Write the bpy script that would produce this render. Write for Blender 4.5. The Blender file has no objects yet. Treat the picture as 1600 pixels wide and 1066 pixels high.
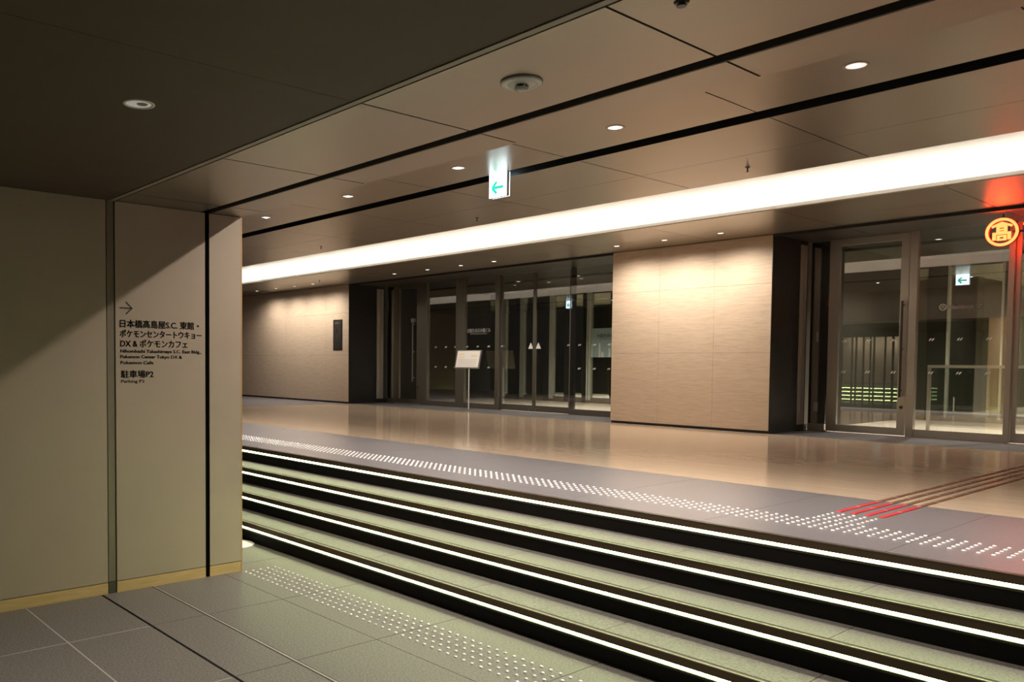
import bpy, bmesh, math, random
from mathutils import Matrix, Vector
random.seed(7)
SC = bpy.context.scene
COL = SC.collection

# ------------------------------------------------------------------ camera
YAW, PITCH, ROLL = 0.8862579746885182, -0.04107207959803809, 0.0066551193082522355
FPX, PX, PY, CAM_H = 1292.5344, 615.417, 619.992, 1.49254
cyw, syw, cp, sp = math.cos(YAW), math.sin(YAW), math.cos(PITCH), math.sin(PITCH)
look = Vector((-syw * cp, cyw * cp, sp)); rt = Vector((cyw, syw, 0)); up = rt.cross(look)
rt2 = rt * math.cos(ROLL) + up * math.sin(ROLL); up2 = up * math.cos(ROLL) - rt * math.sin(ROLL)
cam_d = bpy.data.cameras.new('camera'); cam = bpy.data.objects.new('camera', cam_d); COL.objects.link(cam)
cam.matrix_world = Matrix(((rt2.x, up2.x, -look.x, 0), (rt2.y, up2.y, -look.y, 0), (rt2.z, up2.z, -look.z, CAM_H), (0, 0, 0, 1)))
cam_d.sensor_fit = 'HORIZONTAL'; cam_d.sensor_width = 36.0; cam_d.lens = FPX / 1600 * 36.0
cam_d.shift_x = (800 - PX) / 1600; cam_d.shift_y = (PY - 533) / 1600
cam_d.clip_start = 0.02; cam_d.clip_end = 200
SC.camera = cam

# ------------------------------------------------------------------ world, view, light levels
W = bpy.data.worlds.new('night'); SC.world = W; W.use_nodes = True
W.node_tree.nodes['Background'].inputs[0].default_value = (0.055, 0.048, 0.040, 1)
W.node_tree.nodes['Background'].inputs[1].default_value = 0.30
VS = SC.view_settings
VS.view_transform = 'Standard'; VS.look = 'None'; VS.gamma = 1; VS.use_curve_mapping = False; VS.exposure = 0.0
SC.cycles.use_denoising = True
SC.cycles.max_bounces = 10; SC.cycles.diffuse_bounces = 5; SC.cycles.glossy_bounces = 5; SC.cycles.transparent_max_bounces = 16
SC.cycles.sample_clamp_indirect = 6.0
L_COVE, L_STAIR, L_SIGN = 13.5, 22.0, 12.0
W_HALL, W_HIDDEN, W_SOFFIT, W_ENTRY, W_VEST = 225.0, 190.0, 110.0, 36.0, 700.0
WARM = (1.0, 0.88, 0.75)

# ------------------------------------------------------------------ key levels (metres)
UP = 0.60            # upper floor
ZN = 2.505           # near ceiling
ZC = 3.175           # hall ceiling and soffit
XW = -5.21           # face of left wall
YW = 10.54           # face of stone back wall
YG = 11.60           # face of glazing
XL, XR = -21.0, 3.0  # extent of the hall

# ------------------------------------------------------------------ materials
def mat(name, col, rough=0.5, metal=0.0, spec=0.5, noise=0.0, scale=(8, 8, 8), bump=0.0, col2=None, detail=6.0, coat=0.0, coat_r=0.1):
    m = bpy.data.materials.new(name); m.use_nodes = True
    nt = m.node_tree; b = nt.nodes['Principled BSDF']
    b.inputs['Roughness'].default_value = rough; b.inputs['Metallic'].default_value = metal
    b.inputs['Specular IOR Level'].default_value = spec
    b.inputs['Base Color'].default_value = (*col, 1)
    b.inputs['Coat Weight'].default_value = coat; b.inputs['Coat Roughness'].default_value = coat_r
    if noise or col2:
        g = nt.nodes.new('ShaderNodeNewGeometry'); mp = nt.nodes.new('ShaderNodeMapping')
        mp.inputs['Scale'].default_value = scale
        n = nt.nodes.new('ShaderNodeTexNoise'); n.inputs['Scale'].default_value = 1.0; n.inputs['Detail'].default_value = detail
        n.inputs['Roughness'].default_value = 0.62
        nt.links.new(g.outputs['Position'], mp.inputs['Vector']); nt.links.new(mp.outputs[0], n.inputs['Vector'])
        r = nt.nodes.new('ShaderNodeValToRGB')
        c2 = col2 or tuple(c * (1 - noise) for c in col)
        c1 = col if col2 else tuple(min(1, c * (1 + noise)) for c in col)
        r.color_ramp.elements[0].position = 0.32; r.color_ramp.elements[0].color = (*c2, 1)
        r.color_ramp.elements[1].position = 0.68; r.color_ramp.elements[1].color = (*c1, 1)
        nt.links.new(n.outputs['Fac'], r.inputs['Fac']); nt.links.new(r.outputs[0], b.inputs['Base Color'])
        if bump:
            bp = nt.nodes.new('ShaderNodeBump'); bp.inputs['Strength'].default_value = bump; bp.inputs['Distance'].default_value = 0.004
            nt.links.new(n.outputs['Fac'], bp.inputs['Height']); nt.links.new(bp.outputs[0], b.inputs['Normal'])
    return m

def emit(name, col, strength, base=(0.8, 0.8, 0.8)):
    m = bpy.data.materials.new(name); m.use_nodes = True
    b = m.node_tree.nodes['Principled BSDF']
    b.inputs['Base Color'].default_value = (*base, 1)
    b.inputs['Emission Color'].default_value = (*col, 1); b.inputs['Emission Strength'].default_value = strength
    return m

def glass(name, tint, f0):
    m = bpy.data.materials.new(name); m.use_nodes = True
    nt = m.node_tree; nt.nodes.clear()
    out = nt.nodes.new('ShaderNodeOutputMaterial'); mx = nt.nodes.new('ShaderNodeMixShader')
    tr = nt.nodes.new('ShaderNodeBsdfTransparent'); tr.inputs[0].default_value = (*tint, 1)
    gl = nt.nodes.new('ShaderNodeBsdfGlossy'); gl.inputs['Roughness'].default_value = 0.0
    lw = nt.nodes.new('ShaderNodeLayerWeight'); lw.inputs['Blend'].default_value = 0.5
    pw = nt.nodes.new('ShaderNodeMath'); pw.operation = 'POWER'; pw.inputs[1].default_value = 5
    ma = nt.nodes.new('ShaderNodeMath'); ma.operation = 'MULTIPLY_ADD'; ma.inputs[1].default_value = 1 - f0; ma.inputs[2].default_value = f0
    nt.links.new(lw.outputs['Facing'], pw.inputs[0]); nt.links.new(pw.outputs[0], ma.inputs[0])
    nt.links.new(ma.outputs[0], mx.inputs[0]); nt.links.new(tr.outputs[0], mx.inputs[1]); nt.links.new(gl.outputs[0], mx.inputs[2])
    nt.links.new(mx.outputs[0], out.inputs['Surface'])
    return m

M = dict(
    granite=mat('grey granite', (0.160, 0.152, 0.142), 0.45, 0, 0.40, 0.45, (90, 90, 90), 0.03, detail=10),
    granite_up=mat('grey polished stone', (0.165, 0.157, 0.170), 0.30, 0, 0.5, 0.14, (50, 50, 50), 0.05),
    joint_dark=mat('dark joint', (0.03, 0.028, 0.026), 0.8),
    joint_light=mat('pale grout', (0.46, 0.43, 0.40), 0.8),
    travertine_floor=mat('beige polished travertine', (0.74, 0.585, 0.44), 0.12, 0, 0.6, 0, (1.5, 14, 14), 0.0, col2=(0.66, 0.51, 0.375), coat=0.3, coat_r=0.12),
    travertine=mat('beige travertine', (0.53, 0.43, 0.33), 0.55, 0, 0.35, 0, (5, 5, 60), 0.08, col2=(0.43, 0.34, 0.255), detail=9),
    wall_panel=mat('off white laminate', (0.45, 0.372, 0.300), 0.40, 0, 0.35, 0.03, (3, 3, 3)),
    maple=mat('maple skirting', (0.70, 0.50, 0.26), 0.45, 0, 0.4, 0, (2, 5, 60), 0, col2=(0.58, 0.39, 0.18)),
    maple_edge=mat('maple edge', (0.50, 0.33, 0.17), 0.5),
    steel=mat('brushed steel', (0.42, 0.39, 0.35), 0.34, 1.0),
    post=mat('dull bronze post', (0.24, 0.20, 0.16), 0.5, 0.5),
    strip=mat('pale metal strip', (0.36, 0.34, 0.31), 0.45, 0.3),
    steel_dark=mat('dark steel', (0.12, 0.11, 0.10), 0.40, 0.9),
    bronze=mat('satin bronze frame', (0.57, 0.53, 0.47), 0.34, 0.85),
    recess=mat('recess panel with painted shade', (0.055, 0.050, 0.042), 0.35, 0.4),  # soffit panel past the bar, colour darkened for the unlit recess
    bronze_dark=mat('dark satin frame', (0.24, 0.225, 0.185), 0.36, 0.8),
    bronze_light=mat('pale satin trim', (0.68, 0.63, 0.54), 0.42, 0.8),
    black=mat('black metal', (0.010, 0.010, 0.010), 0.5),
    jamb=mat('black jamb panel', (0.018, 0.017, 0.015), 0.38, 0.0, 0.5),
    riser=mat('black riser stone', (0.012, 0.011, 0.010), 0.65, 0, 0.2),
    nosing=mat('bronze nosing face', (0.16, 0.115, 0.075), 0.5, 0.6),
    nosing_top=mat('dark nosing groove', (0.07, 0.068, 0.062), 0.6),
    ceil_near=mat('dark brown ceiling board', (0.100, 0.072, 0.054), 0.62, 0, 0.3, 0.05, (4, 4, 4)),
    ceil_metal=mat('satin bronze ceiling panel', (0.33, 0.29, 0.23), 0.30, 0.75, 0.5, 0.03, (2, 200, 2)),
    slot_face=mat('dark slot face', (0.10, 0.085, 0.07), 0.6),
    ceil_trim=mat('pale ceiling trim', (0.34, 0.30, 0.25), 0.5, 0.2),
    white=mat('matt white plaster', (0.86, 0.85, 0.82), 0.8),
    white_metal=mat('white enamel', (0.80, 0.78, 0.75), 0.35),
    print_dark=mat('dark print', (0.035, 0.030, 0.028), 0.7),
    print_white=mat('white film print', (0.92, 0.93, 0.92), 0.6),
    stud=mat('steel tactile stud', (0.95, 0.95, 0.95), 0.36, 0.9),
    stud_dark=mat('grey steel tactile stud', (0.80, 0.80, 0.78), 0.35, 0.45),
    inner_frame=mat('pale painted inner frame', (0.62, 0.63, 0.52), 0.45),
    void=mat('black void', (0.004, 0.004, 0.004), 0.9, 0, 0.0),
    bar=mat('bronze guide bar', (0.20, 0.11, 0.07), 0.35, 0.2),
    bar_red=mat('red guide bar', (0.62, 0.035, 0.05), 0.35, 0.1),
    paper=mat('white notice paper', (0.85, 0.84, 0.82), 0.6),
    paper_ink=mat('grey ink', (0.62, 0.60, 0.58), 0.7),
    paper_yellow=mat('pale yellow ink', (0.82, 0.74, 0.55), 0.7),
    lobby_floor=mat('pale stone lobby floor', (0.60, 0.54, 0.45), 0.35, 0, 0.5, 0.05, (5, 5, 5)),
    lobby_wall=mat('olive bronze wall panel', (0.17, 0.15, 0.10), 0.45, 0.3),
    lobby_dark=mat('dark lobby panel', (0.03, 0.028, 0.022), 0.4),
    lobby_ceiling=mat('cream lobby ceiling', (0.55, 0.52, 0.38), 0.7),
    poster=mat('pale blue poster', (0.42, 0.56, 0.55), 0.6),
    mirror=mat('polished steel cladding', (0.50, 0.52, 0.47), 0.02, 1.0, 0.5),
    led_stair=emit('stair led', (0.80, 1.0, 0.39), L_STAIR),
    led_cove=emit('cove led', (1.0, 0.93, 0.82), L_COVE),
    lamp=emit('lamp lens', (1.0, 0.92, 0.86), 0.75),
    bulb=emit('lamp bulb', (1.0, 0.92, 0.84), 9.0),
    lamp_dim=emit('dim lamp lens', (1.0, 0.92, 0.84), 0.22, (0.6, 0.58, 0.55)),
    lamp_small=emit('small lamp lens', (1.0, 0.90, 0.80), 3.0),
    exit_white=emit('lit sign face', (0.72, 0.90, 1.0), 4.5),
    exit_green=emit('lit sign arrow', (0.02, 0.75, 0.50), 1.1, (0.1, 0.4, 0.3)),
    neon=emit('red lit letter', (1.0, 0.062, 0.015), L_SIGN, (0.8, 0.1, 0.05)),
    neon_side=mat('dark red letter return', (0.25, 0.02, 0.01), 0.5),
    glass=glass('clear glazing', (0.88, 0.90, 0.88), 0.26),
)

# ------------------------------------------------------------------ helpers
def link(o, parent=None):
    COL.objects.link(o)
    if parent is not None:
        o.parent = parent
        q, t = parent, Vector((0, 0, 0))
        while q is not None: t += q.location; q = q.parent
        o.location = Vector(o.location) - t
    return o

def obj(name, bm, m, parent=None, smooth=False):
    me = bpy.data.meshes.new(name)
    bmesh.ops.recalc_face_normals(bm, faces=bm.faces)
    if smooth:
        for f in bm.faces: f.smooth = True
    bm.to_mesh(me); bm.free()
    me.materials.append(M[m] if isinstance(m, str) else m)
    return link(bpy.data.objects.new(name, me), parent)

def addbox(bm, x0, x1, y0, y1, z0, z1):
    v = [bm.verts.new(p) for p in ((x0, y0, z0), (x1, y0, z0), (x1, y1, z0), (x0, y1, z0), (x0, y0, z1), (x1, y0, z1), (x1, y1, z1), (x0, y1, z1))]
    for f in ((0, 3, 2, 1), (4, 5, 6, 7), (0, 1, 5, 4), (1, 2, 6, 5), (2, 3, 7, 6), (3, 0, 4, 7)):
        bm.faces.new([v[i] for i in f])

def box(name, x0, x1, y0, y1, z0, z1, m, parent=None, bev=0.0):
    bm = bmesh.new(); addbox(bm, x0, x1, y0, y1, z0, z1)
    if bev: bmesh.ops.bevel(bm, geom=bm.edges[:], offset=bev, segments=1, affect='EDGES')
    return obj(name, bm, m, parent)

def boxes(name, lst, m, parent=None):
    bm = bmesh.new()
    for b in lst: addbox(bm, *b)
    return obj(name, bm, m, parent)

def prism(name, prof, x0, x1, m, parent=None, smooth=False):   # profile in (y, z), run along x
    bm = bmesh.new()
    a = [bm.verts.new((x0, y, z)) for y, z in prof]; b = [bm.verts.new((x1, y, z)) for y, z in prof]
    n = len(prof)
    for i in range(n): bm.faces.new((a[i], a[(i + 1) % n], b[(i + 1) % n], b[i]))
    bm.faces.new(a); bm.faces.new(b[::-1])
    return obj(name, bm, m, parent, smooth)

def lathe(bm, prof, c, seg=24):       # profile (r, z), axis z through c
    rings = []
    for r, z in prof:
        if r < 1e-6: rings.append([bm.verts.new((c[0], c[1], c[2] + z))])
        else: rings.append([bm.verts.new((c[0] + r * math.cos(t), c[1] + r * math.sin(t), c[2] + z)) for t in (2 * math.pi * k / seg for k in range(seg))])
    for a, b in zip(rings, rings[1:]):
        for k in range(seg):
            k2 = (k + 1) % seg
            if len(a) == 1 and len(b) == 1: continue
            if len(a) == 1: bm.faces.new((a[0], b[k2], b[k]))
            elif len(b) == 1: bm.faces.new((a[k], a[k2], b[0]))
            else: bm.faces.new((a[k], a[k2], b[k2], b[k]))

def rod(bm, p, q, r, seg=12):
    p, q = Vector(p), Vector(q); d = (q - p).normalized()
    a = d.orthogonal().normalized(); b = d.cross(a)
    r1 = [bm.verts.new(p + (a * math.cos(t) + b * math.sin(t)) * r) for t in (2 * math.pi * k / seg for k in range(seg))]
    r2 = [bm.verts.new(q + (a * math.cos(t) + b * math.sin(t)) * r) for t in (2 * math.pi * k / seg for k in range(seg))]
    for k in range(seg): bm.faces.new((r1[k], r1[(k + 1) % seg], r2[(k + 1) % seg], r2[k]))
    bm.faces.new(r1[::-1]); bm.faces.new(r2)

def tag(o, label, cat=None, group=None, kind=None):
    o['label'] = label
    if cat: o['category'] = cat
    if group: o['group'] = group
    if kind: o['kind'] = kind
    return o

def struct(o, label=None):
    o['kind'] = 'structure'
    if label: o['label'] = label
    return o

def empty(name, loc):
    o = bpy.data.objects.new(name, None); o.location = loc; o.empty_display_size = 0.1
    COL.objects.link(o); return o

def copy_tree(o, loc, label=None):
    c = o.copy(); COL.objects.link(c); c.location = loc
    if label: c['label'] = label
    for ch in [x for x in bpy.data.objects if x.parent == o]:
        k = ch.copy(); COL.objects.link(k); k.parent = c
        for g in [x for x in bpy.data.objects if x.parent == ch]:
            g2 = g.copy(); COL.objects.link(g2); g2.parent = k
    return c

def text(name, body, size, loc, rot, m, parent=None, width=None, bold=0.0, ext=0.0006, align='LEFT'):
    c = bpy.data.curves.new(name, 'FONT'); c.body = body; c.size = size; c.extrude = ext; c.align_x = align
    c.resolution_u = 3
    t = bpy.data.objects.new(name + '_curve', c); COL.objects.link(t)
    dg = bpy.context.evaluated_depsgraph_get(); me = bpy.data.meshes.new_from_object(t.evaluated_get(dg))
    bpy.data.objects.remove(t); me.name = name
    xs = [v.co.x for v in me.vertices]
    if width:
        k = width / (max(xs) - min(xs)); x0 = min(xs)
        for v in me.vertices: v.co.x = (v.co.x - x0) * k
    if bold:
        bm = bmesh.new()
        for dx, dz in ((-bold, 0), (bold, 0), (0, bold), (0, -bold)):
            n0 = len(bm.verts); bm.from_mesh(me); bm.verts.ensure_lookup_table()
            for v in bm.verts[n0:]: v.co.x += dx * 0.6; v.co.y += dz * 0.35
        bm.to_mesh(me); bm.free()
    me.materials.clear(); me.materials.append(M[m])
    o = bpy.data.objects.new(name, me)
    mt = Matrix.Translation(loc) @ (Matrix.Rotation(rot[2], 4, 'Z') @ Matrix.Rotation(rot[0], 4, 'X'))
    me.transform(mt)
    return link(o, parent)

R90 = math.pi / 2
FACE_Y = (R90, 0, 0)        # readable from -y
FACE_X = (R90, 0, R90)      # readable from +x

def spot(name, loc, watts, angle, blend=0.6, col=WARM, radius=0.03, parent=None, rot=(0, 0, 0)):
    d = bpy.data.lights.new(name, 'SPOT'); d.energy = watts; d.spot_size = math.radians(angle); d.spot_blend = blend
    d.color = col; d.shadow_soft_size = radius
    o = bpy.data.objects.new(name, d); o.location = loc; o.rotation_euler = rot
    return link(o, parent)

def frange(a, b, step):
    out = []
    while a < b - 1e-6: out.append(a); a += step
    return out

# ================================================================== LOWER FLOOR
floor = struct(box('floor_lower', -16.0, 4.0, -5.0, 3.42, -0.12, -0.014, 'joint_dark'), 'grey granite floor at the foot of the stairs')
xj = [-4.43 + 0.965 * k for k in range(-12, 9)]
rows = [(-5.0, -1.46), (-1.453, -0.50), (-0.493, 0.46), (0.467, 1.400), (1.407, 1.855), (1.871, 2.192), (2.218, 2.718), (2.722, 3.40)]
for yi, (y0, y1) in enumerate(rows):
    for x0, x1 in zip(xj, xj[1:]):
        if x1 < XW - 0.02 and y1 < 2.7: continue
        if yi < 2 and (x1 < -4 or x0 > 2): continue
        g = 0.0035 if yi < 5 else 0.002
        box('floor_tile', x0 + g, x1 - g, y0, y1, -0.014, 0.0, 'granite', floor)
box('grout_joint', -9.0, 4.0, -5.0, 1.855, -0.014, -0.0004, 'joint_light', floor)
box('floor_metal_strip', XW, 4.0, 2.198, 2.212, -0.014, 0.0015, 'strip', floor)

def stud_mesh(m, r):
    bm = bmesh.new(); lathe(bm, [(r, 0.0), (r * 0.95, 0.003), (r * 0.72, 0.0052), (0, 0.0062)], (0, 0, 0), 10)
    me = bpy.data.meshes.new('tactile_stud'); bmesh.ops.recalc_face_normals(bm, faces=bm.faces)
    for f in bm.faces: f.smooth = True
    bm.to_mesh(me); bm.free(); me.materials.append(M[m]); return me
STUD, STUD_LOW = stud_mesh('stud', 0.0112), stud_mesh('stud_dark', 0.0100)
def stud(x, y, z, parent):
    o = bpy.data.objects.new('tactile_stud', STUD if z > 0.3 else STUD_LOW); o.location = (x, y, z); COL.objects.link(o); o.parent = parent
for i in range(54):
    for j in range(5):
        stud(-5.167 + 0.060 * i, 2.870 + 0.060 * j, 0.0, floor)

# ================================================================== STAIRS
stairs = empty('staircase', (-7.0, 3.4, 0.0))
tag(stairs, 'four wide stone steps with a glowing light line under every edge', 'stairs')
SX0, SX1 = XL + 0.01, XR
RISE, TREAD, Y0 = 0.15, 0.30, 3.40
for k in range(4):
    yf = Y0 + TREAD * k; z0 = RISE * k; z1 = z0 + RISE
    step = box('step', SX0, SX1, yf + 0.002, yf + TREAD + 0.05 if k < 3 else yf + 0.12, z0 - 0.03, z1 - 0.072, 'riser', stairs)
    body = box('step_core', SX0, SX1, yf + 0.022, yf + TREAD + 0.05 if k < 3 else yf + 0.12, z1 - 0.074, z1 - 0.02, 'riser', step)
    box('nosing', SX0, SX1, yf, yf + 0.022, z1 - 0.0425, z1 - 0.0006, 'nosing', step)
    box('nosing_edge', SX0, SX1, yf - 0.0008, yf + 0.006, z1 - 0.004, z1 + 0.0010, 'steel', step)
    box('led_strip', SX0, SX1, yf + 0.012, yf + 0.020, z1 - 0.0605, z1 - 0.0430, 'led_stair', step)
    box('led_lip', SX0, SX1, yf, yf + 0.020, z1 - 0.073, z1 - 0.0612, 'nosing_top', step)
    if k < 3:
        box('nosing_groove', SX0, SX1, yf + 0.007, yf + 0.034, z1 - 0.02, z1 - 0.0015, 'nosing_top', step)
        for x0, x1 in zip(frange(-1.56 - 0.965 * 20, 3.0, 0.965), frange(-1.56 - 0.965 * 19, 4.0, 0.965)):
            box('tread_slab', x0 + 0.0015, x1 - 0.0015, yf + 0.036, yf + TREAD + 0.01, z1 - 0.02, z1, 'granite', step)
    else:
        box('nosing_groove', SX0, SX1, yf + 0.007, yf + 0.030, z1 - 0.02, z1 - 0.0015, 'nosing_top', step)

# ================================================================== UPPER FLOOR
ufl = struct(box('floor_upper', XL, XR, 4.34, 11.62, 0.40, UP - 0.014, 'joint_dark'), 'upper floor with grey border and polished beige stone')
xs = frange(-1.56 - 0.965 * 20, 3.0, 0.965)
for x0 in xs:
    for y0, y1 in ((4.33, 5.94),):
        box('border_tile', x0 + 0.0015, x0 + 0.9635, y0, y1 - 0.002, UP - 0.014, UP, 'granite_up', ufl)
    box('threshold_tile', x0 + 0.0015, x0 + 0.9635, YW + 0.002, 11.62, UP - 0.014, UP, 'granite_up', ufl)
    if x0 < -15.0:
        for y0, y1 in ((5.94, 8.24), (8.24, YW)):
            box('border_tile', x0 + 0.0015, min(x0 + 0.9635, -14.5), y0, y1 - 0.002, UP - 0.014, UP, 'granite_up', ufl)
box('border_tile', -15.07, -14.502, 5.942, YW, UP - 0.014, UP - 0.0002, 'granite_up', ufl)
bx = [-14.5] + frange(-13.78, 2.6, 0.965) + [XR]
for x0, x1 in zip(bx, bx[1:]):
    for j in range(5):
        box('beige_tile', x0 + 0.001, x1 - 0.001, 5.942 + 0.92 * j, 5.940 + 0.92 * (j + 1) - 0.0005, UP - 0.014, UP, 'travertine_floor', ufl)
# tactile studs: five rows along the stair edge; the nearest as pieces, the far ones joined
bmf = bmesh.new()
n_near = 0
for i in range(-10, 158):
    for j in range(5):
        x, y = -1.208 - 0.0608 * i, 4.655 + 0.0608 * j
        if i < 48: stud(x, y, UP, ufl); n_near += 1
        else: lathe(bmf, [(0.0115, 0.0), (0.0105, 0.0035), (0.006, 0.0052), (0, 0.0055)], (x, y, UP), 8)
far = obj('far_tactile_studs', bmf, 'stud', ufl, True); far['kind'] = 'stuff'
for i in range(5):
    for j in range(5):
        stud(-2.17 + 0.0608 * i, 4.655 + 0.0608 * (5 + j), UP, ufl)
for x in (-2.165, -2.085, -2.005, -1.925):
    for j in range(17):
        y0 = 5.27 + 0.306 * j
        if y0 + 0.29 > YW: break
        bm = bmesh.new(); addbox(bm, x - 0.015, x + 0.015, y0, y0 + 0.292, UP, UP + 0.005)
        bmesh.ops.bevel(bm, geom=bm.edges[:], offset=0.002, segments=1, affect='EDGES')
        b = obj('guide_bar', bm, 'bar_red' if y0 < 5.8 else 'bar', ufl)
        box('bar_end', x - 0.012, x + 0.012, y0 + 0.278, y0 + 0.292, UP + 0.0048, UP + 0.0056, 'stud', b)

# ================================================================== LEFT WALL
wl = struct(box('wall_left', -5.50, XW - 0.012, -5.0, 2.853, 0.0, ZN, 'steel_dark'), 'pale panelled wall with a wood skirting and directions printed on it')
box('wall_panel', XW - 0.012, XW, -5.0, 1.903, 0.076, ZN - 0.003, 'wall_panel', wl)
box('wall_panel', XW - 0.012, XW, 1.962, 2.583, 0.076, ZN - 0.003, 'wall_panel', wl)
box('wall_panel', XW - 0.012, XW, 2.615, 2.855, 0.076, ZN - 0.003, 'wall_panel', wl)
box('steel_post', XW - 0.012, XW - 0.004, 1.910, 1.954, 0.078, ZN - 0.003, 'post', wl)
box('steel_post', XW - 0.012, XW - 0.003, 1.910, 1.956, 0.0, 0.074, 'steel_dark', wl)
for y0, y1 in ((-5.0, 1.903), (1.962, 2.583), (2.615, 2.853)):
    box('skirting_board', XW - 0.012, XW + 0.001, y0, y1, 0.0, 0.071, 'maple', wl)
box('edge_band', XW - 0.30, XW + 0.001, 2.855, 2.866, 0.0, ZN - 0.003, 'maple_edge', wl)
box('black_slot', XW - 0.012, XW - 0.006, 2.584, 2.614, 0.0, ZN, 'void', wl)
sign = bpy.data.objects.new('direction_lettering', None); sign.location = (XW, 2.0, 1.35); COL.objects.link(sign)
sign.parent = wl
XT = XW + 0.0006
def wtext(body, z, size, y, yend, bold):
    o = text('printed_line', body, size, (XT, y, z), FACE_X, 'print_dark', None, yend - y, bold)
    o.parent = sign; o.location = (-XW, -2.0, -1.35)
wtext('日本橋髙島屋S.C. 東館・', 1.711, 0.054, 1.991, 2.535, 0.0034)
wtext('ポケモンセンタートウキョー', 1.648, 0.052, 1.991, 2.556, 0.0034)
wtext('DX & ポケモンカフェ', 1.585, 0.054, 1.993, 2.452, 0.0034)
wtext('Nihombashi Takashimaya S.C. East Bldg.,', 1.546, 0.029, 1.993, 2.552, 0.0022)
wtext('Pokemon Center Tokyo DX &', 1.510, 0.029, 1.993, 2.412, 0.0022)
wtext('Pokemon Cafe', 1.472, 0.029, 1.993, 2.212, 0.0022)
wtext('駐車場P2', 1.388, 0.052, 1.996, 2.212, 0.0034)
wtext('Parking P2', 1.352, 0.027, 1.997, 2.151, 0.0008)
bm = bmesh.new()
def stroke(a, b, w=0.0075):
    a, b = Vector((0, *a)), Vector((0, *b)); d = (b - a).normalized(); n = Vector((0, -d.z, d.y)) * w / 2; h = Vector((0.0008, 0, 0))
    v = [bm.verts.new(Vector((XT, 0, 0)) + p) for p in (a - n, b - n, b + n, a + n, a - n + h, b - n + h, b + n + h, a + n + h)]
    for f in ((0, 3, 2, 1), (4, 5, 6, 7), (0, 1, 5, 4), (1, 2, 6, 5), (2, 3, 7, 6), (3, 0, 4, 7)): bm.faces.new([v[i] for i in f])
stroke((1.990, 1.831), (2.070, 1.831)); stroke((2.030, 1.870), (2.072, 1.829)); stroke((2.030, 1.792), (2.072, 1.833))
o = obj('arrow', bm, 'print_dark'); o.parent = sign; o.location = (-XW, -2.0, -1.35)

# white round base at the wall end
bp_ = empty('stand_base', (-5.98, 3.235, 0.0))
bm = bmesh.new(); lathe(bm, [(0, 0), (0.145, 0), (0.145, 0.008), (0.135, 0.014), (0.02, 0.018), (0, 0.018)], (-5.98, 3.235, 0), 32)
obj('base_plate', bm, 'white_metal', bp_)
bm = bmesh.new(); rod(bm, (-5.98, 3.235, 0.016), (-5.98, 3.235, 0.85), 0.012); obj('pole', bm, 'white_metal', bp_)
tag(bp_, 'white round stand base peeking out behind the end of the left wall', 'stand')

# ================================================================== NEAR CEILING
cn = struct(box('ceiling_entry', -9.0, 4.0, -5.0, 2.855, ZN + 0.10, ZC + 0.3, 'black'), 'low dark brown ceiling over the lower floor')
for x0, x1 in zip(frange(-2.63 - 2.30 * 3, 4.0, 2.30), frange(-2.63 - 2.30 * 2, 6.5, 2.30)):
    box('ceiling_board', max(-9.0, x0 + 0.0015), min(4.0, x1 - 0.0015), -5.0, 1.925, ZN, ZN + 0.10, 'ceil_near', cn)
box('edge_trim', -9.0, 4.0, 1.927, 1.955, ZN - 0.004, ZN + 0.10, 'ceil_trim', cn)
sx = [-1.475 + 1.15 * k for k in range(-7, 6)]
for x0, x1 in zip(sx, sx[1:]):
    box('ceiling_panel', x0 + 0.005, x1 - 0.005, 1.972, 2.556, ZN, ZN + 0.10, 'ceil_metal', cn)
    box('ceiling_panel', x0 + 0.005, x1 - 0.005, 2.632, 2.852, ZN, ZN + 0.10, 'ceil_metal', cn)
box('slot_liner', -9.0, 4.0, 2.556, 2.632, ZN + 0.05, ZN + 0.10, 'nosing_top', cn)
box('slot_side', -9.0, 4.0, 2.624, 2.6315, ZN + 0.001, ZN + 0.05, 'slot_face', cn)
box('seam_backing', -9.0, 4.0, 1.97, 2.55, ZN + 0.02, ZN + 0.03, 'black', cn)
box('seam_backing', -9.0, 4.0, 2.64, 2.85, ZN + 0.02, ZN + 0.03, 'black', cn)
box('fascia', -9.0, 4.0, 2.852, 2.862, ZN, ZC + 0.05, 'ceil_metal', cn)

# ================================================================== HALL CEILING
ch = struct(box('ceiling_hall', XL, XR, 2.87, 7.24, ZC + 0.16, ZC + 0.20, 'black'), 'satin bronze panel ceiling over the stairs')
px_ = [-2.805 + 1.6 * k for k in range(-12, 5)]
for x0, x1 in zip(px_, px_[1:]):
    a, b = max(XL, x0 + 0.005), min(XR, x1 - 0.005)
    for y0, y1 in ((2.865, 5.384), (5.572, 6.417), (6.422, 7.245)):
        box('ceiling_panel', a, b, y0, y1, ZC, ZC + 0.03, 'ceil_metal', ch)
box('slot_liner', XL, XR, 5.384, 5.572, ZC + 0.12, ZC + 0.16, 'black', ch)
box('slot_side', XL, XR, 5.384, 5.388, ZC + 0.001, ZC + 0.16, 'black', ch)
box('slot_side', XL, XR, 5.567, 5.5715, ZC + 0.001, ZC + 0.16, 'black', ch)

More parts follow.
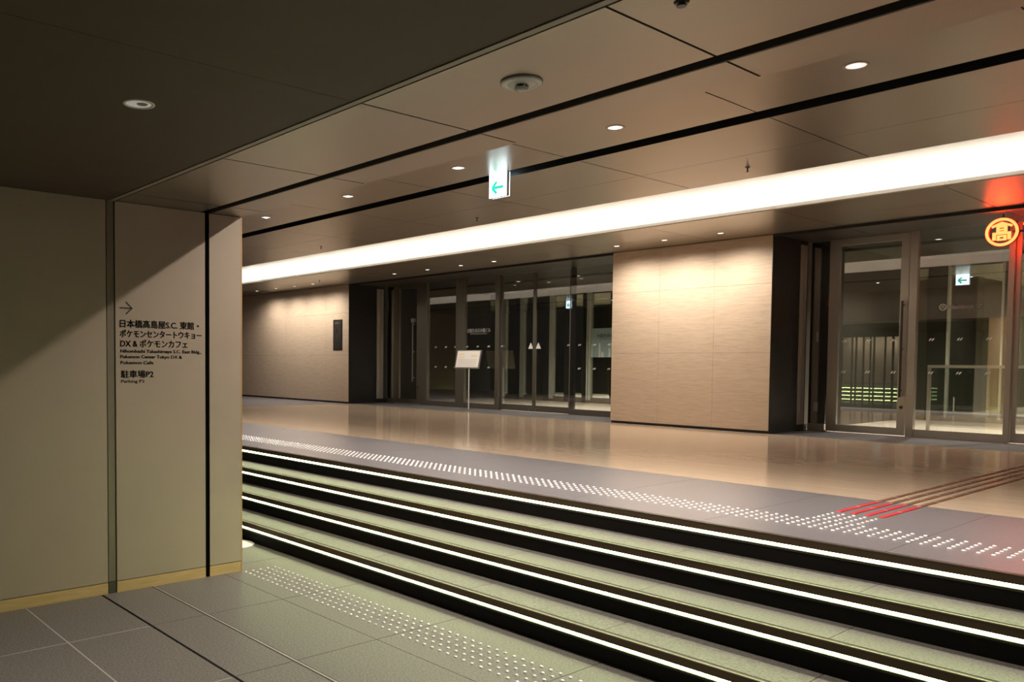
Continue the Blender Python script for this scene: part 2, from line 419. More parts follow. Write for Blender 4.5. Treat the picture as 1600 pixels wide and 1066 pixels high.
# cove: white vault, sloped lip, light strip in the trough
vault = [(7.25, 3.178), (7.25, 3.36), (7.35, 3.425), (7.6, 3.475), (8.0, 3.51), (8.5, 3.525), (9.0, 3.515), (9.3, 3.48), (9.5, 3.42), (9.6, 3.33), (9.62, 3.25), (9.62, 3.215)]
cv = struct(prism('ceiling_cove', vault + [(9.66, 3.215), (9.66, 3.60), (7.21, 3.60), (7.21, 3.178)], XL, XR, 'white'), 'long white light cove across the ceiling')
prism('cove_shelf', [(8.985, 3.215), (9.64, 3.215), (9.64, 3.20), (8.985, 3.20)], XL, XR, 'white', cv)
for x0, x1 in zip(px_, px_[1:]):
    prism('cove_lip', [(8.90, 3.176), (8.975, 3.235), (8.985, 3.235), (8.985, 3.176)], max(XL, x0 + 0.004), min(XR, x1 - 0.004), 'white', cv)
box('cove_led_strip', XL, XR, 9.30, 9.312, 3.228, 3.270, 'led_cove', cv)
boxes('cove_led_bracket', [(x, x + 0.02, 9.29, 9.32, 3.21, 3.230) for x in frange(XL + 0.3, XR, 1.6)], 'steel', cv)

# soffit
cs = struct(box('ceiling_soffit', XL, XR, 9.68, 11.62, ZC + 0.05, ZC + 0.08, 'black') , 'lower bronze panel soffit in front of the entrances')
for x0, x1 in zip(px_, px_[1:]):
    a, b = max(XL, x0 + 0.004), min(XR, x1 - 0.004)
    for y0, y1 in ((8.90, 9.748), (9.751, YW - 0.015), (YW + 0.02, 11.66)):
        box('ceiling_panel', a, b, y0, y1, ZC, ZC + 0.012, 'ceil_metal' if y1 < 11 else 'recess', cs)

box('black_trim_bar', -14.46, -7.69, YW - 0.012, YW + 0.018, ZC - 0.034, ZC + 0.01, 'black', cs)  # black down-stand trim hanging at the soffit edge
box('black_trim_bar', -5.22, 0.45, YW - 0.012, YW + 0.018, ZC - 0.034, ZC + 0.01, 'black', cs)

# ================================================================== BACK WALLS
def stone_wall(name, x0, x1, joints, label, ydepth=1.0):
    w = struct(box(name, x0, x1, YW + 0.02, YW + ydepth, UP, ZC + 0.04, 'joint_dark'), label)
    js = [x0] + joints + [x1]
    for a, b in zip(js, js[1:]):
        for z0, z1 in ((UP + 0.036, 1.655), (1.655, 2.555), (2.555, ZC - 0.003)):
            box('stone_panel', a + 0.0012, b - 0.0012, YW, YW + 0.02, z0 + 0.0012, z1 - 0.0012, 'travertine', w)
    return w
wb = stone_wall('wall_back_centre', -7.68, -5.225, [-6.87, -6.02], 'beige stone wall pier between the two glazed entrances')
wbl = stone_wall('wall_back_left', XL, -14.47, [-14.47 - 0.85 * k for k in range(7, 0, -1)], 'beige stone wall beyond the far entrance')
for w, xf in ((wb, -5.225), (wbl, -14.47)):
    box('jamb_panel', xf, xf + 0.006, YW + 0.002, 11.30, UP, ZC - 0.004, 'jamb', w)
    box('jamb_trim', xf, xf + 0.012, 11.305, 11.40, UP + 0.09, ZC - 0.06, 'bronze_light', w)
    box('jamb_trim', xf, xf + 0.012, 11.408, 11.49, UP + 0.09, ZC - 0.06, 'bronze_light', w)
    box('jamb_plinth', xf, xf + 0.008, 11.30, 11.60, UP, UP + 0.088, 'jamb', w)
wend = struct(box('wall_far_left', XL - 0.3, XL - 0.2, 2.8, 11.6, 0.0, ZC + 0.4, 'travertine'), 'end wall of the hall far to the left')

# wall box
ib = empty('intercom_panel', (-14.87, YW, 1.755))
box('back_box', -15.04, -14.70, YW - 0.006, YW + 0.002, 1.755, 2.425, 'jamb', ib)
box('face_plate', -15.01, -14.73, YW - 0.010, YW - 0.006, 1.785, 2.395, 'steel_dark', ib)
box('display', -14.97, -14.82, YW - 0.012, YW - 0.010, 2.33, 2.375, 'steel', ib)
box('card_slot', -14.915, -14.875, YW - 0.0115, YW - 0.010, 2.15, 2.22, 'black', ib)
box('button', -14.915, -14.875, YW - 0.014, YW - 0.010, 2.05, 2.085, 'steel', ib)
tag(ib, 'tall black intercom panel on the beige stone wall', 'intercom')

# ================================================================== GLAZING
FRAME = ['bronze']
def marks(parent, pts, m='print_white'):
    for x, z in pts:
        bm = bmesh.new()
        for dx in (-0.018, 0.012):
            v = [bm.verts.new((x + dx + a, YG + b, z + c)) for b in (0.0010, 0.0030) for a, c in ((-0.016, -0.016), (0.0, -0.010), (0.018, 0.018), (0.0, 0.012))]
            for f in ((0, 3, 2, 1), (4, 5, 6, 7), (0, 1, 5, 4), (1, 2, 6, 5), (2, 3, 7, 6), (3, 0, 4, 7)): bm.faces.new([v[i] for i in f])
        obj('glass_marker', bm, m, parent)

def pane(parent, x0, x1, z0, z1, y=YG + 0.004, name='pane'):
    return box(name, x0, x1, y, y + 0.010, z0, z1, 'glass', parent)

def framed_door(name, x0, x1, gx0, gx1, gz0, gz1, label):
    d = empty(name, ((x0 + x1) / 2, YG, UP)); struct(d, label)
    z0, z1 = UP + 0.012, ZC - 0.012
    box('stile', x0, gx0, YG - 0.02, YG + 0.03, z0, z1, FRAME[0], d)
    box('stile', gx1, x1, YG - 0.02, YG + 0.03, z0, z1, FRAME[0], d)
    box('top_rail', gx0, gx1, YG - 0.02, YG + 0.03, gz1, z1, FRAME[0], d)
    box('bottom_rail', gx0, gx1, YG - 0.02, YG + 0.03, z0, gz0, FRAME[0], d)
    p = pane(d, gx0, gx1, gz0, gz1)
    return d, p

def handle(d, x, z0, z1, m):
    bm = bmesh.new(); rod(bm, (x, YG - 0.075, z0), (x, YG - 0.075, z1), 0.014); h = obj('pull_handle', bm, m, d)
    for z in (z0 + 0.08, (z0 + z1) / 2, z1 - 0.05):
        bm = bmesh.new(); rod(bm, (x, YG - 0.075, z), (x, YG - 0.02, z), 0.010); o = obj('handle_bracket', bm, m, h)

def lock(d, x, z):
    bm = bmesh.new(); rod(bm, (x, YG - 0.028, z), (x, YG - 0.02, z), 0.022, 16); l = obj('lock', bm, 'steel_dark', d)
    bm = bmesh.new(); rod(bm, (x, YG - 0.031, z), (x, YG - 0.028, z), 0.009, 10); obj('keyhole', bm, 'black', l)

# --- right entrance (nearer the camera)
d1, p1 = framed_door('door_1', -4.955, -3.995, -4.825, -4.09, 0.705, 3.08, 'bronze framed swing door beside the stone pier, nearest entrance')
handle(d1, -4.045, 1.10, 2.31, 'steel_dark'); lock(d1, -4.04, 0.97)
marks(p1, [(x, z) for z in (1.82, 1.41) for x in (-4.75, -4.455, -4.15)])
box('floor_pivot', -4.985, -4.93, YG - 0.07, YG - 0.02, UP, UP + 0.02, 'steel', d1)

def fixed(name, x0, x1, label, mull_l=None, mull_r=None, mk=()):
    w = empty(name, ((x0 + x1) / 2, YG, UP)); struct(w, label)
    p = pane(w, x0, x1, 0.70, ZC - 0.005)
    box('bottom_rail', x0, x1, YG - 0.02, YG + 0.03, UP, 0.70, FRAME[0], w)
    for mu in (mull_l, mull_r):
        if mu: box('mullion', mu[0], mu[1], YG - 0.03, YG + 0.05, UP, ZC - 0.002, FRAME[0], w)
    marks(p, mk)
    return w, p

w0, p0 = fixed('window_1', -5.20, -4.975, 'narrow dark glazing strip between the stone pier and swing door')
box('backing_panel', -5.215, -4.97, YG + 0.03, YG + 0.05, UP + 0.1, ZC - 0.01, 'jamb', w0)
box('switch_plate', -5.125, -5.075, YG - 0.008, YG + 0.004, 0.87, 0.99, 'steel', w0)
box('key_plate', -5.115, -5.085, YG - 0.006, YG + 0.004, 1.815, 1.95, 'steel', w0)
w1, p2 = fixed('window_2', -3.90, -2.965, 'fixed glass pane with small store lettering, nearest entrance', (-3.985, -3.90), None, [(x, z) for z in (1.82, 1.41) for x in (-3.73, -3.43, -3.135)])

def slider(name, x0, x1, label, tri=None, mk=(), stl=0.045, edge=(True, True)):
    d = empty(name, ((x0 + x1) / 2, YG, UP)); struct(d, label)
    z0, z1 = UP + 0.008, ZC - 0.01
    if edge[0]: box('stile', x0, x0 + stl, YG + 0.02, YG + 0.05, z0, z1, FRAME[0], d)
    if edge[1]: box('stile', x1 - stl, x1, YG + 0.02, YG + 0.05, z0, z1, FRAME[0], d)
    box('bottom_rail', x0, x1, YG + 0.015, YG + 0.055, z0, 0.72, FRAME[0], d)
    p = pane(d, x0 + (stl if edge[0] else 0), x1 - (stl if edge[1] else 0), 0.72, z1, YG + 0.030)
    if tri is not None:
        bm = bmesh.new(); x, z = tri, 1.81
        a = [bm.verts.new((x + q, YG + 0.028, z + s)) for q, s in ((-0.062, -0.045), (0.062, -0.045), (0, 0.07))]
        b = [bm.verts.new((x + q, YG + 0.0295, z + s)) for q, s in ((-0.062, -0.045), (0.062, -0.045), (0, 0.07))]
        bm.faces.new(a); bm.faces.new(b[::-1])
        for i in range(3): bm.faces.new((a[i], b[i], b[(i + 1) % 3], a[(i + 1) % 3]))
        t = obj('warning_triangle', bm, 'print_white', p)
    marks(p, mk)
    return d
def knob(d, x):
    bm = bmesh.new(); rod(bm, (x, YG - 0.01, 0.645), (x, YG + 0.015, 0.645), 0.022, 14); obj('floor_lock', bm, 'steel', d)
def mull(name, x0, x1, label):
    return struct(box(name, x0, x1, YG - 0.03, YG + 0.06, UP, ZC - 0.002, 'bronze'), label)
mull('trim_1', -2.962, -2.905, 'bronze mullion at the start of the near sliding doors')
d2 = slider('door_2', -2.90, -2.085, 'first near sliding glass door', -2.17)
d3 = slider('door_3', -2.08, -1.265, 'second near sliding glass door', -1.99)
mull('trim_2', -1.26, -1.20, 'bronze mullion past the near sliding doors')
w3, p3 = fixed('window_3', -1.20, 0.4, 'fixed glass pane past the near sliding doors', None, (0.4, 0.46))
struct(box('wall_back_right', 0.46, XR, YW, 11.62, UP, ZC + 0.04, 'travertine'), 'beige stone wall past the near entrance')

# store lettering on the fixed pane
sl = text('store_lettering', 'Takashimaya S.C.', 0.062, (-3.575, YG + 0.0028, 2.192), FACE_Y, 'print_white', p2, 0.375, 0.0035)
bm = bmesh.new()
def ring(bm, cx, y0, y1, cz, ro, ri, seg=32):
    vs = []
    for y in (y0, y1):
        for rr in (ro, ri): vs.append([bm.verts.new((cx + rr * math.cos(t), y, cz + rr * math.sin(t))) for t in (2 * math.pi * k / seg for k in range(seg))])
    a, b, c, d = vs
    for k in range(seg):
        j = (k + 1) % seg
        bm.faces.new((a[k], a[j], b[j], b[k])); bm.faces.new((c[k], d[k], d[j], c[j])); bm.faces.new((a[k], c[k], c[j], a[j])); bm.faces.new((b[k], b[j], d[j], d[k]))
ring(bm, -3.622, YG + 0.0008, YG + 0.0026, 2.214, 0.040, 0.032); obj('store_emblem_ring', bm, 'print_white', p2)
text('store_emblem_glyph', '髙', 0.052, (-3.648, YG + 0.0026, 2.195), FACE_Y, 'print_white', p2, None, 0.001)

# --- left entrance, a different building, frames set in a darker tone
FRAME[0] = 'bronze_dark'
w4, _ = fixed('window_4', -14.455, -14.225, 'narrow dark glazing strip at the far jamb')
box('backing_panel', -14.46, -14.225, YG + 0.03, YG + 0.05, UP + 0.1, ZC - 0.01, 'jamb', w4)
d4, p4 = framed_door('door_4', -14.22, -13.315, -14.02, -13.43, 0.705, 3.10, 'bronze framed swing door of the far entrance')
handle(d4, -13.50, 1.09, 2.37, 'steel'); lock(d4, -13.43 + 0.05, 0.97)
box('handle_cap', -13.545, -13.455, YG - 0.09, YG - 0.03, 2.36, 2.44, 'steel', d4)
box('floor_pivot', -14.33, -14.22, YG - 0.09, YG - 0.02, UP, UP + 0.025, 'steel', d4)
w5, p5 = fixed('window_5', -13.09, -12.21, 'plain fixed glass pane of the far entrance, left of the notice stand', (-13.31, -13.09), (-12.21, -11.965), [(x, z) for z in (1.82, 1.41) for x in (-12.84, -12.53, -12.25)])
w6, p6 = fixed('window_6', -11.965, -11.115, 'fixed glass pane with building lettering behind the notice stand', None, (-11.115, -11.01), [(x, z) for z in (1.82, 1.41) for x in (-11.91, -11.61, -11.31)])
text('building_lettering', '太陽生命日本橋ビル', 0.085, (-11.92, YG + 0.0028, 2.105), FACE_Y, 'print_white', p6, 0.65, 0.003)
text('building_lettering_small', 'TAIYO SEIMEI NIHOMBASHI BLDG.', 0.032, (-11.83, YG + 0.0028, 2.062), FACE_Y, 'print_white', p6, 0.47, 0.0004)
d5 = slider('door_5', -11.01, -10.172, 'first far sliding glass door with a warning triangle', -10.26, [(-10.96, 1.82)], 0.035)
d6 = slider('door_6', -10.168, -9.325, 'second far sliding glass door with a warning triangle', -10.08, [(-9.36, 1.82)], 0.035)
knob(d5, -10.24); knob(d6, -10.10)
w7, p7 = fixed('window_7', -9.325, -7.69, 'last fixed glass pane of the far entrance next to the stone pier', None, None, [(x, z) for z in (1.82, 1.41) for x in (-9.12, -8.80, -8.50, -8.2)])
box('mullion', -9.325, -9.235, YG + 0.01, YG + 0.05, 0.70, ZC - 0.002, 'jamb', w7)

# ================================================================== VESTIBULES AND LOBBIES BEHIND THE GLASS
lf = struct(box('floor_lobby', -22.0, 3.0, 11.66, 26.0, 0.50, UP, 'lobby_floor'), 'pale stone floor behind the glass entrances')
struct(box('ceiling_vestibule', -22.0, 3.0, 11.68, 15.5, 3.26, 3.34, 'lobby_dark'), 'dark ceiling just behind the glass entrances')
lc = struct(box('ceiling_lobby', -22.0, 3.0, 15.56, 26.0, 3.26, 3.34, 'lobby_ceiling'), 'cream ceiling behind the glass entrances')
struct(box('wall_vestibule_divider', -7.0, -5.34, 11.66, 15.5, UP, 3.26, 'lobby_dark'), 'dark wall between the two vestibules')
struct(box('wall_vestibule_far', -15.3, -15.05, 11.66, 15.5, UP, 3.26, 'lobby_dark'), 'dark side wall of the far vestibule')
def inner_screen(name, xs_light, xs_dark, x0, x1, label):
    s = empty(name, (x0, 15.5, UP)); struct(s, label)
    box('bottom_rail', x0, x1, 15.48, 15.54, UP, 0.72, 'lobby_wall', s)
    box('head_rail', x0, x1, 15.48, 15.54, 3.10, 3.26, 'lobby_dark', s)
    for a, b in xs_light: box('mullion', a, b, 15.46, 15.56, 0.66, 3.12, 'inner_frame', s)
    for a, b in xs_dark: box('mullion', a, b, 15.465, 15.555, UP, 3.2, 'lobby_dark', s)
    box('pane', x0, x1, 15.505, 15.513, 0.72, 3.10, 'glass', s)
    return s
sL = inner_screen('window_8', [(-14.69, -14.60), (-14.59, -14.48), (-14.0, -13.87), (-13.06, -12.94), (-11.96, -11.925), (-11.90, -11.84), (-9.9, -9.8)], [(-14.13, -14.02), (-13.24, -13.08), (-12.6, -12.5), (-12.08, -11.98)], -15.05, -7.0, 'inner glass screen of the far vestibule')
boxes('door_leaf_dark', [(-14.45, -14.13, 15.52, 15.53, 0.72, 3.1), (-13.85, -13.24, 15.56, 15.60, 0.72, 3.1)], 'lobby_wall', sL)
sR = inner_screen('window_9', [(-4.765, -4.735), (-4.03, -4.0)], [(-5.05, -4.77), (-3.99, -3.90), (-2.2, -2.1)], -5.34, 1.0, 'inner glass screen of the near vestibule')
box('wall_poster', -11.81, -10.6, 15.44, 15.452, 1.645, 2.30, 'poster')
po = bpy.data.objects['wall_poster']; tag(po, 'pale blue building poster behind the far glass next to the stone pier', 'poster')
text('poster_lettering', '太陽生命日本橋ビル', 0.10, (-11.655, 15.4395, 2.09), FACE_Y, 'print_dark', po, 0.80, 0.002)
text('poster_small_lettering', 'TAIYO SEIMEI NIHOMBASHI BLDG.', 0.04, (-11.60, 15.4395, 2.04), FACE_Y, 'print_dark', po, 0.62, 0.0)
for sx_, w_, h_ in ((-11.80, 0.03, 0.30), (-11.60, 0.05, 0.32), (-11.53, 0.07, 0.12), (-11.33, 0.05, 0.2)):
    box('poster_figure', sx_, sx_ + w_, 15.437, 15.44, 1.645, 1.645 + h_, 'print_white', po)
# lobby walls
struct(box('wall_lobby_far', -22.0, -12.0, 20.4, 20.6, UP, 3.26, 'lobby_dark'), 'dark back wall of the far lobby')
struct(box('wall_lobby_side', -12.0, -10.5, 16.4, 20.6, UP, 3.26, 'lobby_dark'), 'dark side wall of the far lobby')
wr = struct(box('wall_lobby_near', -10.5, -5.40, 19.2, 20.0, UP, 3.26, 'lobby_wall'), 'bronze panelled lobby wall behind the near entrance')
box('lift_door', -5.89, -5.41, 19.17, 19.2, UP, 3.22, 'lobby_dark', wr)
box('call_plate', -5.70, -5.62, 19.16, 19.17, 1.62, 1.80, 'steel_dark', wr)
struct(box('wall_lobby_corridor', -5.60, -5.40, 20.0, 26.0, UP, 3.26, 'lobby_wall'), 'bronze corridor wall deep in the near lobby')
struct(box('wall_lobby_end', -5.4, 3.0, 25.8, 26.0, UP, 3.26, 'lobby_wall'), 'end wall deep in the near lobby')
gr = empty('guard_rail', (-4.22, 13.07, UP))
box('post', -4.235, -4.195, 13.05, 13.09, UP, 1.50, 'bronze', gr)
box('post', -1.6, -1.56, 13.05, 13.09, UP, 1.50, 'bronze', gr)
box('rail', -4.235, -1.5, 13.045, 13.095, 1.47, 1.51, 'bronze_light', gr)
box('pane', -4.19, -1.6, 13.065, 13.075, 0.66, 1.47, 'glass', gr)
tag(gr, 'metal guard rail with a glass pane behind the near entrance', 'railing')

# ================================================================== NOTICE STAND
ns = empty('notice_stand', (-11.39, 11.15, UP))
bm = bmesh.new(); lathe(bm, [(0, 0), (0.15, 0), (0.15, 0.006), (0.13, 0.012), (0.02, 0.016), (0, 0.016)], (-11.39, 11.15, UP), 32); obj('base_plate', bm, 'steel', ns)
bm = bmesh.new(); rod(bm, (-11.39, 11.15, UP + 0.012), (-11.39, 11.15, 1.42), 0.011); obj('pole', bm, 'white_metal', ns)
def tilt(o):       # lean the board back about its lower edge
    for v in o.data.vertices:
        c = v.co; dz = c.z - 1.40; dy = c.y - 11.13
        c.y = 11.13 + dy * math.cos(0.22) + dz * math.sin(0.22); c.z = 1.40 + dz * math.cos(0.22) - dy * math.sin(0.22)
    return o
bd = tilt(box('board', -11.77, -11.10, 11.125, 11.145, 1.39, 1.75, 'steel', ns))
def sub(o):
    o.parent = bd; o.location = (0, 0, 0); return o
sub(tilt(box('paper', -11.74, -11.13, 11.121, 11.125, 1.412, 1.735, 'paper')))
for z0, z1, x0, x1, m_ in ((1.64, 1.69, -11.69, -11.55, 'paper_yellow'), (1.59, 1.615, -11.69, -11.53, 'paper_yellow'), (1.61, 1.66, -11.35, -11.19, 'paper_yellow'), (1.55, 1.562, -11.69, -11.19, 'paper_ink'), (1.515, 1.527, -11.69, -11.19, 'paper_ink'), (1.48, 1.49, -11.69, -11.19, 'paper_ink'), (1.445, 1.453, -11.69, -11.19, 'paper_ink')):
    sub(tilt(box('printed_line', x0, x1, 11.1195, 11.121, z0, z1, m_)))
tag(ns, 'thin white notice stand with a tilted board before the far entrance', 'sign stand')

# ================================================================== EXIT SIGNS
def exit_sign(x, label):
    s = empty('exit_sign', (x, 5.46, 2.988))
    box('housing', x - 0.105, x + 0.105, 5.462, 5.496, 2.988, 3.20, 'white_metal', s)
    f = box('lit_face', x - 0.105, x + 0.105, 5.455, 5.462, 2.988, 3.20, 'exit_white', s)
    b = box('lit_face', x - 0.105, x + 0.105, 5.496, 5.503, 2.988, 3.20, 'exit_white', s)
    for fc, y, mir in ((f, 5.4535, 1), (b, 5.5035, 1)):
        bm = bmesh.new()
        def st(a, c, w=0.027):
            a, c = Vector((a[0], 0, a[1])), Vector((c[0], 0, c[1])); d = (c - a).normalized(); n = Vector((-d.z, 0, d.x)) * w / 2; h = Vector((0, 0.0012, 0))
            v = [bm.verts.new(p) for p in (a - n, c - n, c + n, a + n, a - n + h, c - n + h, c + n + h, a + n + h)]
            for q in ((0, 3, 2, 1), (4, 5, 6, 7), (0, 1, 5, 4), (1, 2, 6, 5), (2, 3, 7, 6), (3, 0, 4, 7)): bm.faces.new([v[i] for i in q])
        st((-0.066, 0), (0.070, 0)); st((-0.068, 0), (-0.010, 0.052)); st((-0.068, 0), (-0.010, -0.052))
        for v in bm.verts: v.co = Vector((x + v.co.x, y + v.co.y, 3.072 + v.co.z))
        obj('arrow', bm, 'exit_green', fc)
    bm = bmesh.new(); rod(bm, (x, 5.479, 3.19), (x, 5.479, 3.30), 0.012); obj('hanger', bm, 'white_metal', s)
    tag(s, label, 'exit sign')
exit_sign(-5.23, 'lit white exit sign with a green arrow hanging from the ceiling slot')
exit_sign(-14.33, 'far lit exit sign seen mirrored in the far sliding doors')

# ================================================================== RED SHOP SIGN
em = empty('shop_sign', (-2.885, 11.0, 2.82))
bm = bmesh.new(); ring(bm, -2.885, 10.975, 10.985, 2.975, 0.153, 0.126, 48); obj('emblem_ring', bm, 'neon', em)
bm = bmesh.new(); ring(bm, -2.885, 10.985, 11.03, 2.975, 0.156, 0.124, 48); obj('ring_return', bm, 'neon_side', em)
bm = bmesh.new()
def bar_(x0, x1, z0, z1): addbox(bm, -2.885 + x0, -2.885 + x1, 10.975, 10.985, 2.975 + z0, 2.975 + z1)
# roofed character: peak, ladder, legs and inner box
def poly(pts):
    a = [bm.verts.new((-2.885 + x, 10.975, 2.975 + z)) for x, z in pts]; b = [bm.verts.new((-2.885 + x, 10.985, 2.975 + z)) for x, z in pts]
    bm.faces.new(a); bm.faces.new(b[::-1]); n = len(pts)
    for i in range(n): bm.faces.new((a[i], b[i], b[(i + 1) % n], a[(i + 1) % n]))
poly([(0, 0.112), (0.03, 0.100), (0.098, 0.072), (0.090, 0.050), (0.05, 0.066), (-0.05, 0.066), (-0.090, 0.050), (-0.098, 0.072), (-0.03, 0.100)])
bar_(-0.050, -0.022, 0.0, 0.066); bar_(0.022, 0.050, 0.0, 0.066)
for z in (0.048, 0.018, -0.008): bar_(-0.03, 0.03, z, z + 0.018)
bar_(-0.085, 0.085, -0.026, -0.002); bar_(-0.085, -0.052, -0.085, -0.02); bar_(0.052, 0.085, -0.085, -0.02)
bar_(-0.043, 0.043, -0.055, -0.034); bar_(-0.043, 0.043, -0.092, -0.072); bar_(-0.043, -0.018, -0.092, -0.04); bar_(0.018, 0.043, -0.092, -0.04)
obj('emblem_character', bm, 'neon', em)
for x in (-2.885, -2.2, -1.5):
    bm = bmesh.new(); rod(bm, (x, 11.02, 3.06), (x, 11.02, ZC + 0.005), 0.008); obj('hanger', bm, 'steel_dark', em)
box('carrier_bar', -2.80, -0.9, 11.012, 11.028, 2.96, 2.985, 'steel_dark', em)
text('shop_letters', 'Takashimaya', 0.26, (-2.695, 11.012, 2.88), FACE_Y, 'neon', em, 1.65, 0.006, 0.005)
tag(em, 'glowing red shop sign with a ringed character over the near entrance', 'sign')

# ================================================================== CEILING FITTINGS
def downlight(x, y, z, r, lamp, label, group, watts, angle, trim='ceil_trim', lit=True, col=WARM):
    d = empty('downlight', (x, y, z))
    bm = bmesh.new(); lathe(bm, [(r * 0.78, 0.0), (r * 0.80, -0.003), (r * 0.98, -0.003), (r, 0.0), (r, 0.001), (r * 0.78, 0.001), (r * 0.78, 0.0)], (x, y, z), 28); obj('trim_ring', bm, trim, d, True)
    bm = bmesh.new(); lathe(bm, [(r * 0.775, -0.0008), (r * 0.6, -0.0012), (0, -0.0014)], (x, y, z), 24); obj('lens', bm, lamp, d)
    if lamp == 'lamp':
        bm = bmesh.new(); lathe(bm, [(0, -0.001), (r * 0.30, -0.001), (r * 0.26, -0.006), (0, -0.008)], (x, y, z), 16); obj('bulb', bm, 'bulb', d)
    if watts: spot('lamp', (x, y, z - 0.012), watts, angle, 0.75 if angle > 90 else 1.0, col, 0.035, d)
    tag(d, label, 'downlight', group); return d
for i, x in enumerate((-2.02, -3.63, -5.243, -6.857, -8.48, -10.09, -11.7, -13.3)):
    downlight(x, 4.98, ZC, 0.068, 'lamp', ['bright downlight nearest the camera in the hall ceiling row', 'second downlight of the hall ceiling row, above the exit sign', 'third downlight of the hall ceiling row, left of the exit sign', 'fourth downlight of the hall ceiling row', 'farthest downlight of the hall ceiling row beside the left wall edge'][min(i, 4)] if i < 5 else 'hall ceiling downlight hidden behind the left wall, ' + ('first', 'second', 'third')[i - 5] + ' past the visible row', 'downlights in the hall ceiling row', W_HALL, 110)
for x in (-0.41, 1.2):
    downlight(x, 4.98, ZC, 0.068, 'lamp', 'hall ceiling downlight out of the picture to the right, ' + ('nearer the row' if x < 0 else 'at its end'), 'downlights in the hall ceiling row', W_HALL, 110)
for x in (-4.4, -2.8):
    downlight(x, 3.77, ZC, 0.05, 'lamp', 'downlight tucked behind the low ceiling edge, ' + ('nearest the left wall' if x < -4 else 'farther from the left wall'), 'downlights behind the low ceiling edge', W_HIDDEN, 165)
sof = [(-5.62, 1), (-6.43, 1), (-7.20, 1), (-9.61, 0.5), (-10.40, 0.5), (-11.27, 0.5), (-12.21, 0.5), (-14.99, 0.8), (-15.72, 0.8), (-16.51, 0.8), (-17.38, 0.8)]
names = ['soffit downlight nearest the shop sign, above the stone pier', 'middle soffit downlight above the stone pier', 'soffit downlight at the left end of the stone pier', 'first soffit downlight over the far glass entrance, rightmost of four', 'second soffit downlight over the far glass entrance', 'third soffit downlight over the far glass entrance', 'soffit downlight over the far swing door, leftmost of four', 'soffit downlight above the intercom panel', 'second soffit downlight over the far stone wall', 'third soffit downlight over the far stone wall', 'farthest soffit downlight over the far stone wall']
for (x, k), n in zip(sof, names):
    downlight(x, 9.96, ZC, 0.048, 'lamp_small', n, 'small soffit downlights', W_SOFFIT * k, 164)
downlight(-3.20, 1.305, ZN, 0.062, 'lamp_dim', 'pale dim downlight in the dark entry ceiling', 'downlights in the dark entry ceiling', 85, 84, 'white_metal')
bm = bmesh.new(); lathe(bm, [(0, -0.002), (0.022, -0.002), (0.018, -0.004), (0, -0.004)], (-3.19, 1.315, ZN), 16)
obj('reflector', bm, 'ceil_trim', [o for o in bpy.data.objects if o.get('label', '').startswith('pale dim')][0])
for x, y in ((-3.2, -0.6), (-0.9, -0.6), (-0.9, 1.305)):
    downlight(x, y, ZN, 0.062, 'lamp_small', 'entry ceiling downlight out of the picture, ' + ('beside the left wall behind the camera' if x < -2 else 'behind the camera' if y < 0 else 'above the camera'), 'downlights in the dark entry ceiling', W_ENTRY, 120)

det = empty('smoke_detector', (-2.054, 2.259, ZN))
bm = bmesh.new(); lathe(bm, [(0, 0.0), (0.076, 0.0), (0.076, -0.006), (0.070, -0.010), (0.054, -0.011), (0.052, -0.009), (0.049, -0.011), (0.030, -0.013), (0, -0.013)], (-2.054, 2.259, ZN), 32); obj('base', bm, 'white_metal', det, True)
bm = bmesh.new(); lathe(bm, [(0.021, -0.012), (0.021, -0.022)], (-2.054, 2.259, ZN), 20); obj('vent_gap', bm, 'black', det)
bm = bmesh.new(); lathe(bm, [(0.024, -0.021), (0.026, -0.024), (0.020, -0.032), (0, -0.034)], (-2.054, 2.259, ZN), 24); obj('cap', bm, 'white_metal', det, True)
for k in range(5):
    t = 2 * math.pi * k / 5 + 0.9
    bm = bmesh.new(); rod(bm, (-2.054 + 0.023 * math.cos(t), 2.259 + 0.023 * math.sin(t), ZN - 0.012), (-2.054 + 0.023 * math.cos(t), 2.259 + 0.023 * math.sin(t), ZN - 0.022), 0.0035, 6); obj('rib', bm, 'white_metal', det)
tag(det, 'round white smoke detector on the bronze ceiling panel', 'smoke detector')

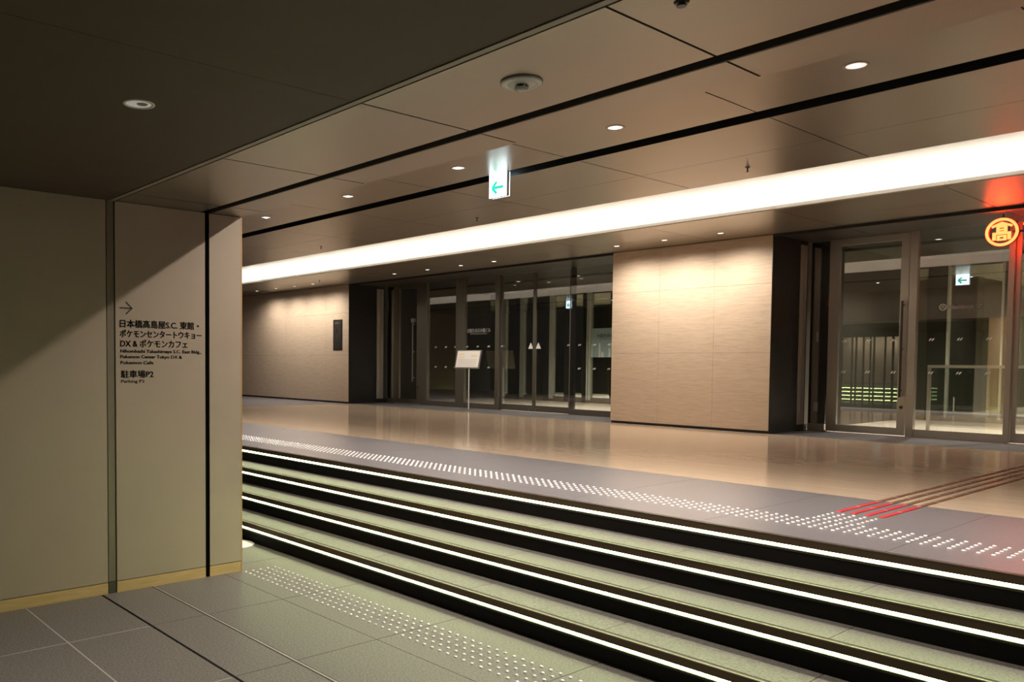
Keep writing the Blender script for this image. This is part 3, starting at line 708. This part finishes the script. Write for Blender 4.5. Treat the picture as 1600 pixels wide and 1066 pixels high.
def sprinkler(x, y, z, label, drop=0.04):
    s = empty('sprinkler', (x, y, z))
    bm = bmesh.new(); lathe(bm, [(0, 0), (0.022, 0), (0.018, -0.006), (0, -0.006)], (x, y, z), 14); obj('escutcheon', bm, 'steel_dark', s)
    bm = bmesh.new(); rod(bm, (x, y, z - 0.004), (x, y, z - drop), 0.006, 8); obj('stem', bm, 'steel_dark', s)
    bm = bmesh.new(); lathe(bm, [(0, 0.002 - drop), (0.014, 0.002 - drop), (0.014, -0.001 - drop), (0, -0.001 - drop)], (x, y, z), 12); obj('deflector', bm, 'steel_dark', s)
    tag(s, label, 'sprinkler', 'ceiling sprinklers')
for p_, n in (((-3.616, 6.82, ZC), 'sprinkler in the hall ceiling nearest the camera, beside the cove'), ((-6.87, 6.83, ZC), 'second sprinkler in the hall ceiling beside the cove'), ((-10.05, 6.82, ZC), 'far sprinkler in the hall ceiling beside the cove'), ((-1.32, 2.105, ZN), 'sprinkler in the low bronze ceiling at the top edge of the picture'), ((-14.2, 9.6, ZC), 'sprinkler in the soffit near the far jamb')):
    sprinkler(*p_, n, 0.04 if p_[2] > 3 else 0.012)

# ================================================================== STREET SIDE BEHIND THE CAMERA
wz = struct(box('wall_opposite', -22.0, 4.0, -5.2, -5.0, 0.0, 4.0, 'lobby_dark'), 'dark wall behind the camera')
for k, (a, b) in enumerate(((-12.0, -11.86), (-11.80, -11.64), (-11.58, -11.33), (-11.27, -11.21), (-11.15, -10.99), (-10.93, -10.78), (-10.73, -10.68), (-10.62, -10.36), (-10.30, -10.14), (-10.07, -9.8))):
    o = box('steel_cladding', a, b, -5.0, -4.98, 0.0, 2.4, 'mirror', wz)

# lamps inside
for i, (x, y, w) in enumerate(((-4.2, 13.2, 1), (-2.4, 13.2, 1), (-9.2, 12.9, 0.8), (-10.6, 13.4, 0.5), (-12.2, 13.4, 0.2), (-3.0, 18.0, 1.6), (-4.6, 21.5, 1.6), (-13.4, 18.5, 2.4))):
    downlight(x, y, 3.26, 0.05, 'lamp_small', ('vestibule downlight behind the near swing door', 'vestibule downlight behind the near sliding doors', 'vestibule downlight behind the last far glass pane', 'vestibule downlight behind the far sliding doors', 'vestibule downlight behind the notice stand', 'lobby downlight past the inner near screen', 'deep corridor downlight in the near lobby', 'lobby downlight past the inner far screen')[i], 'downlights behind the glass', W_VEST * w, 130)
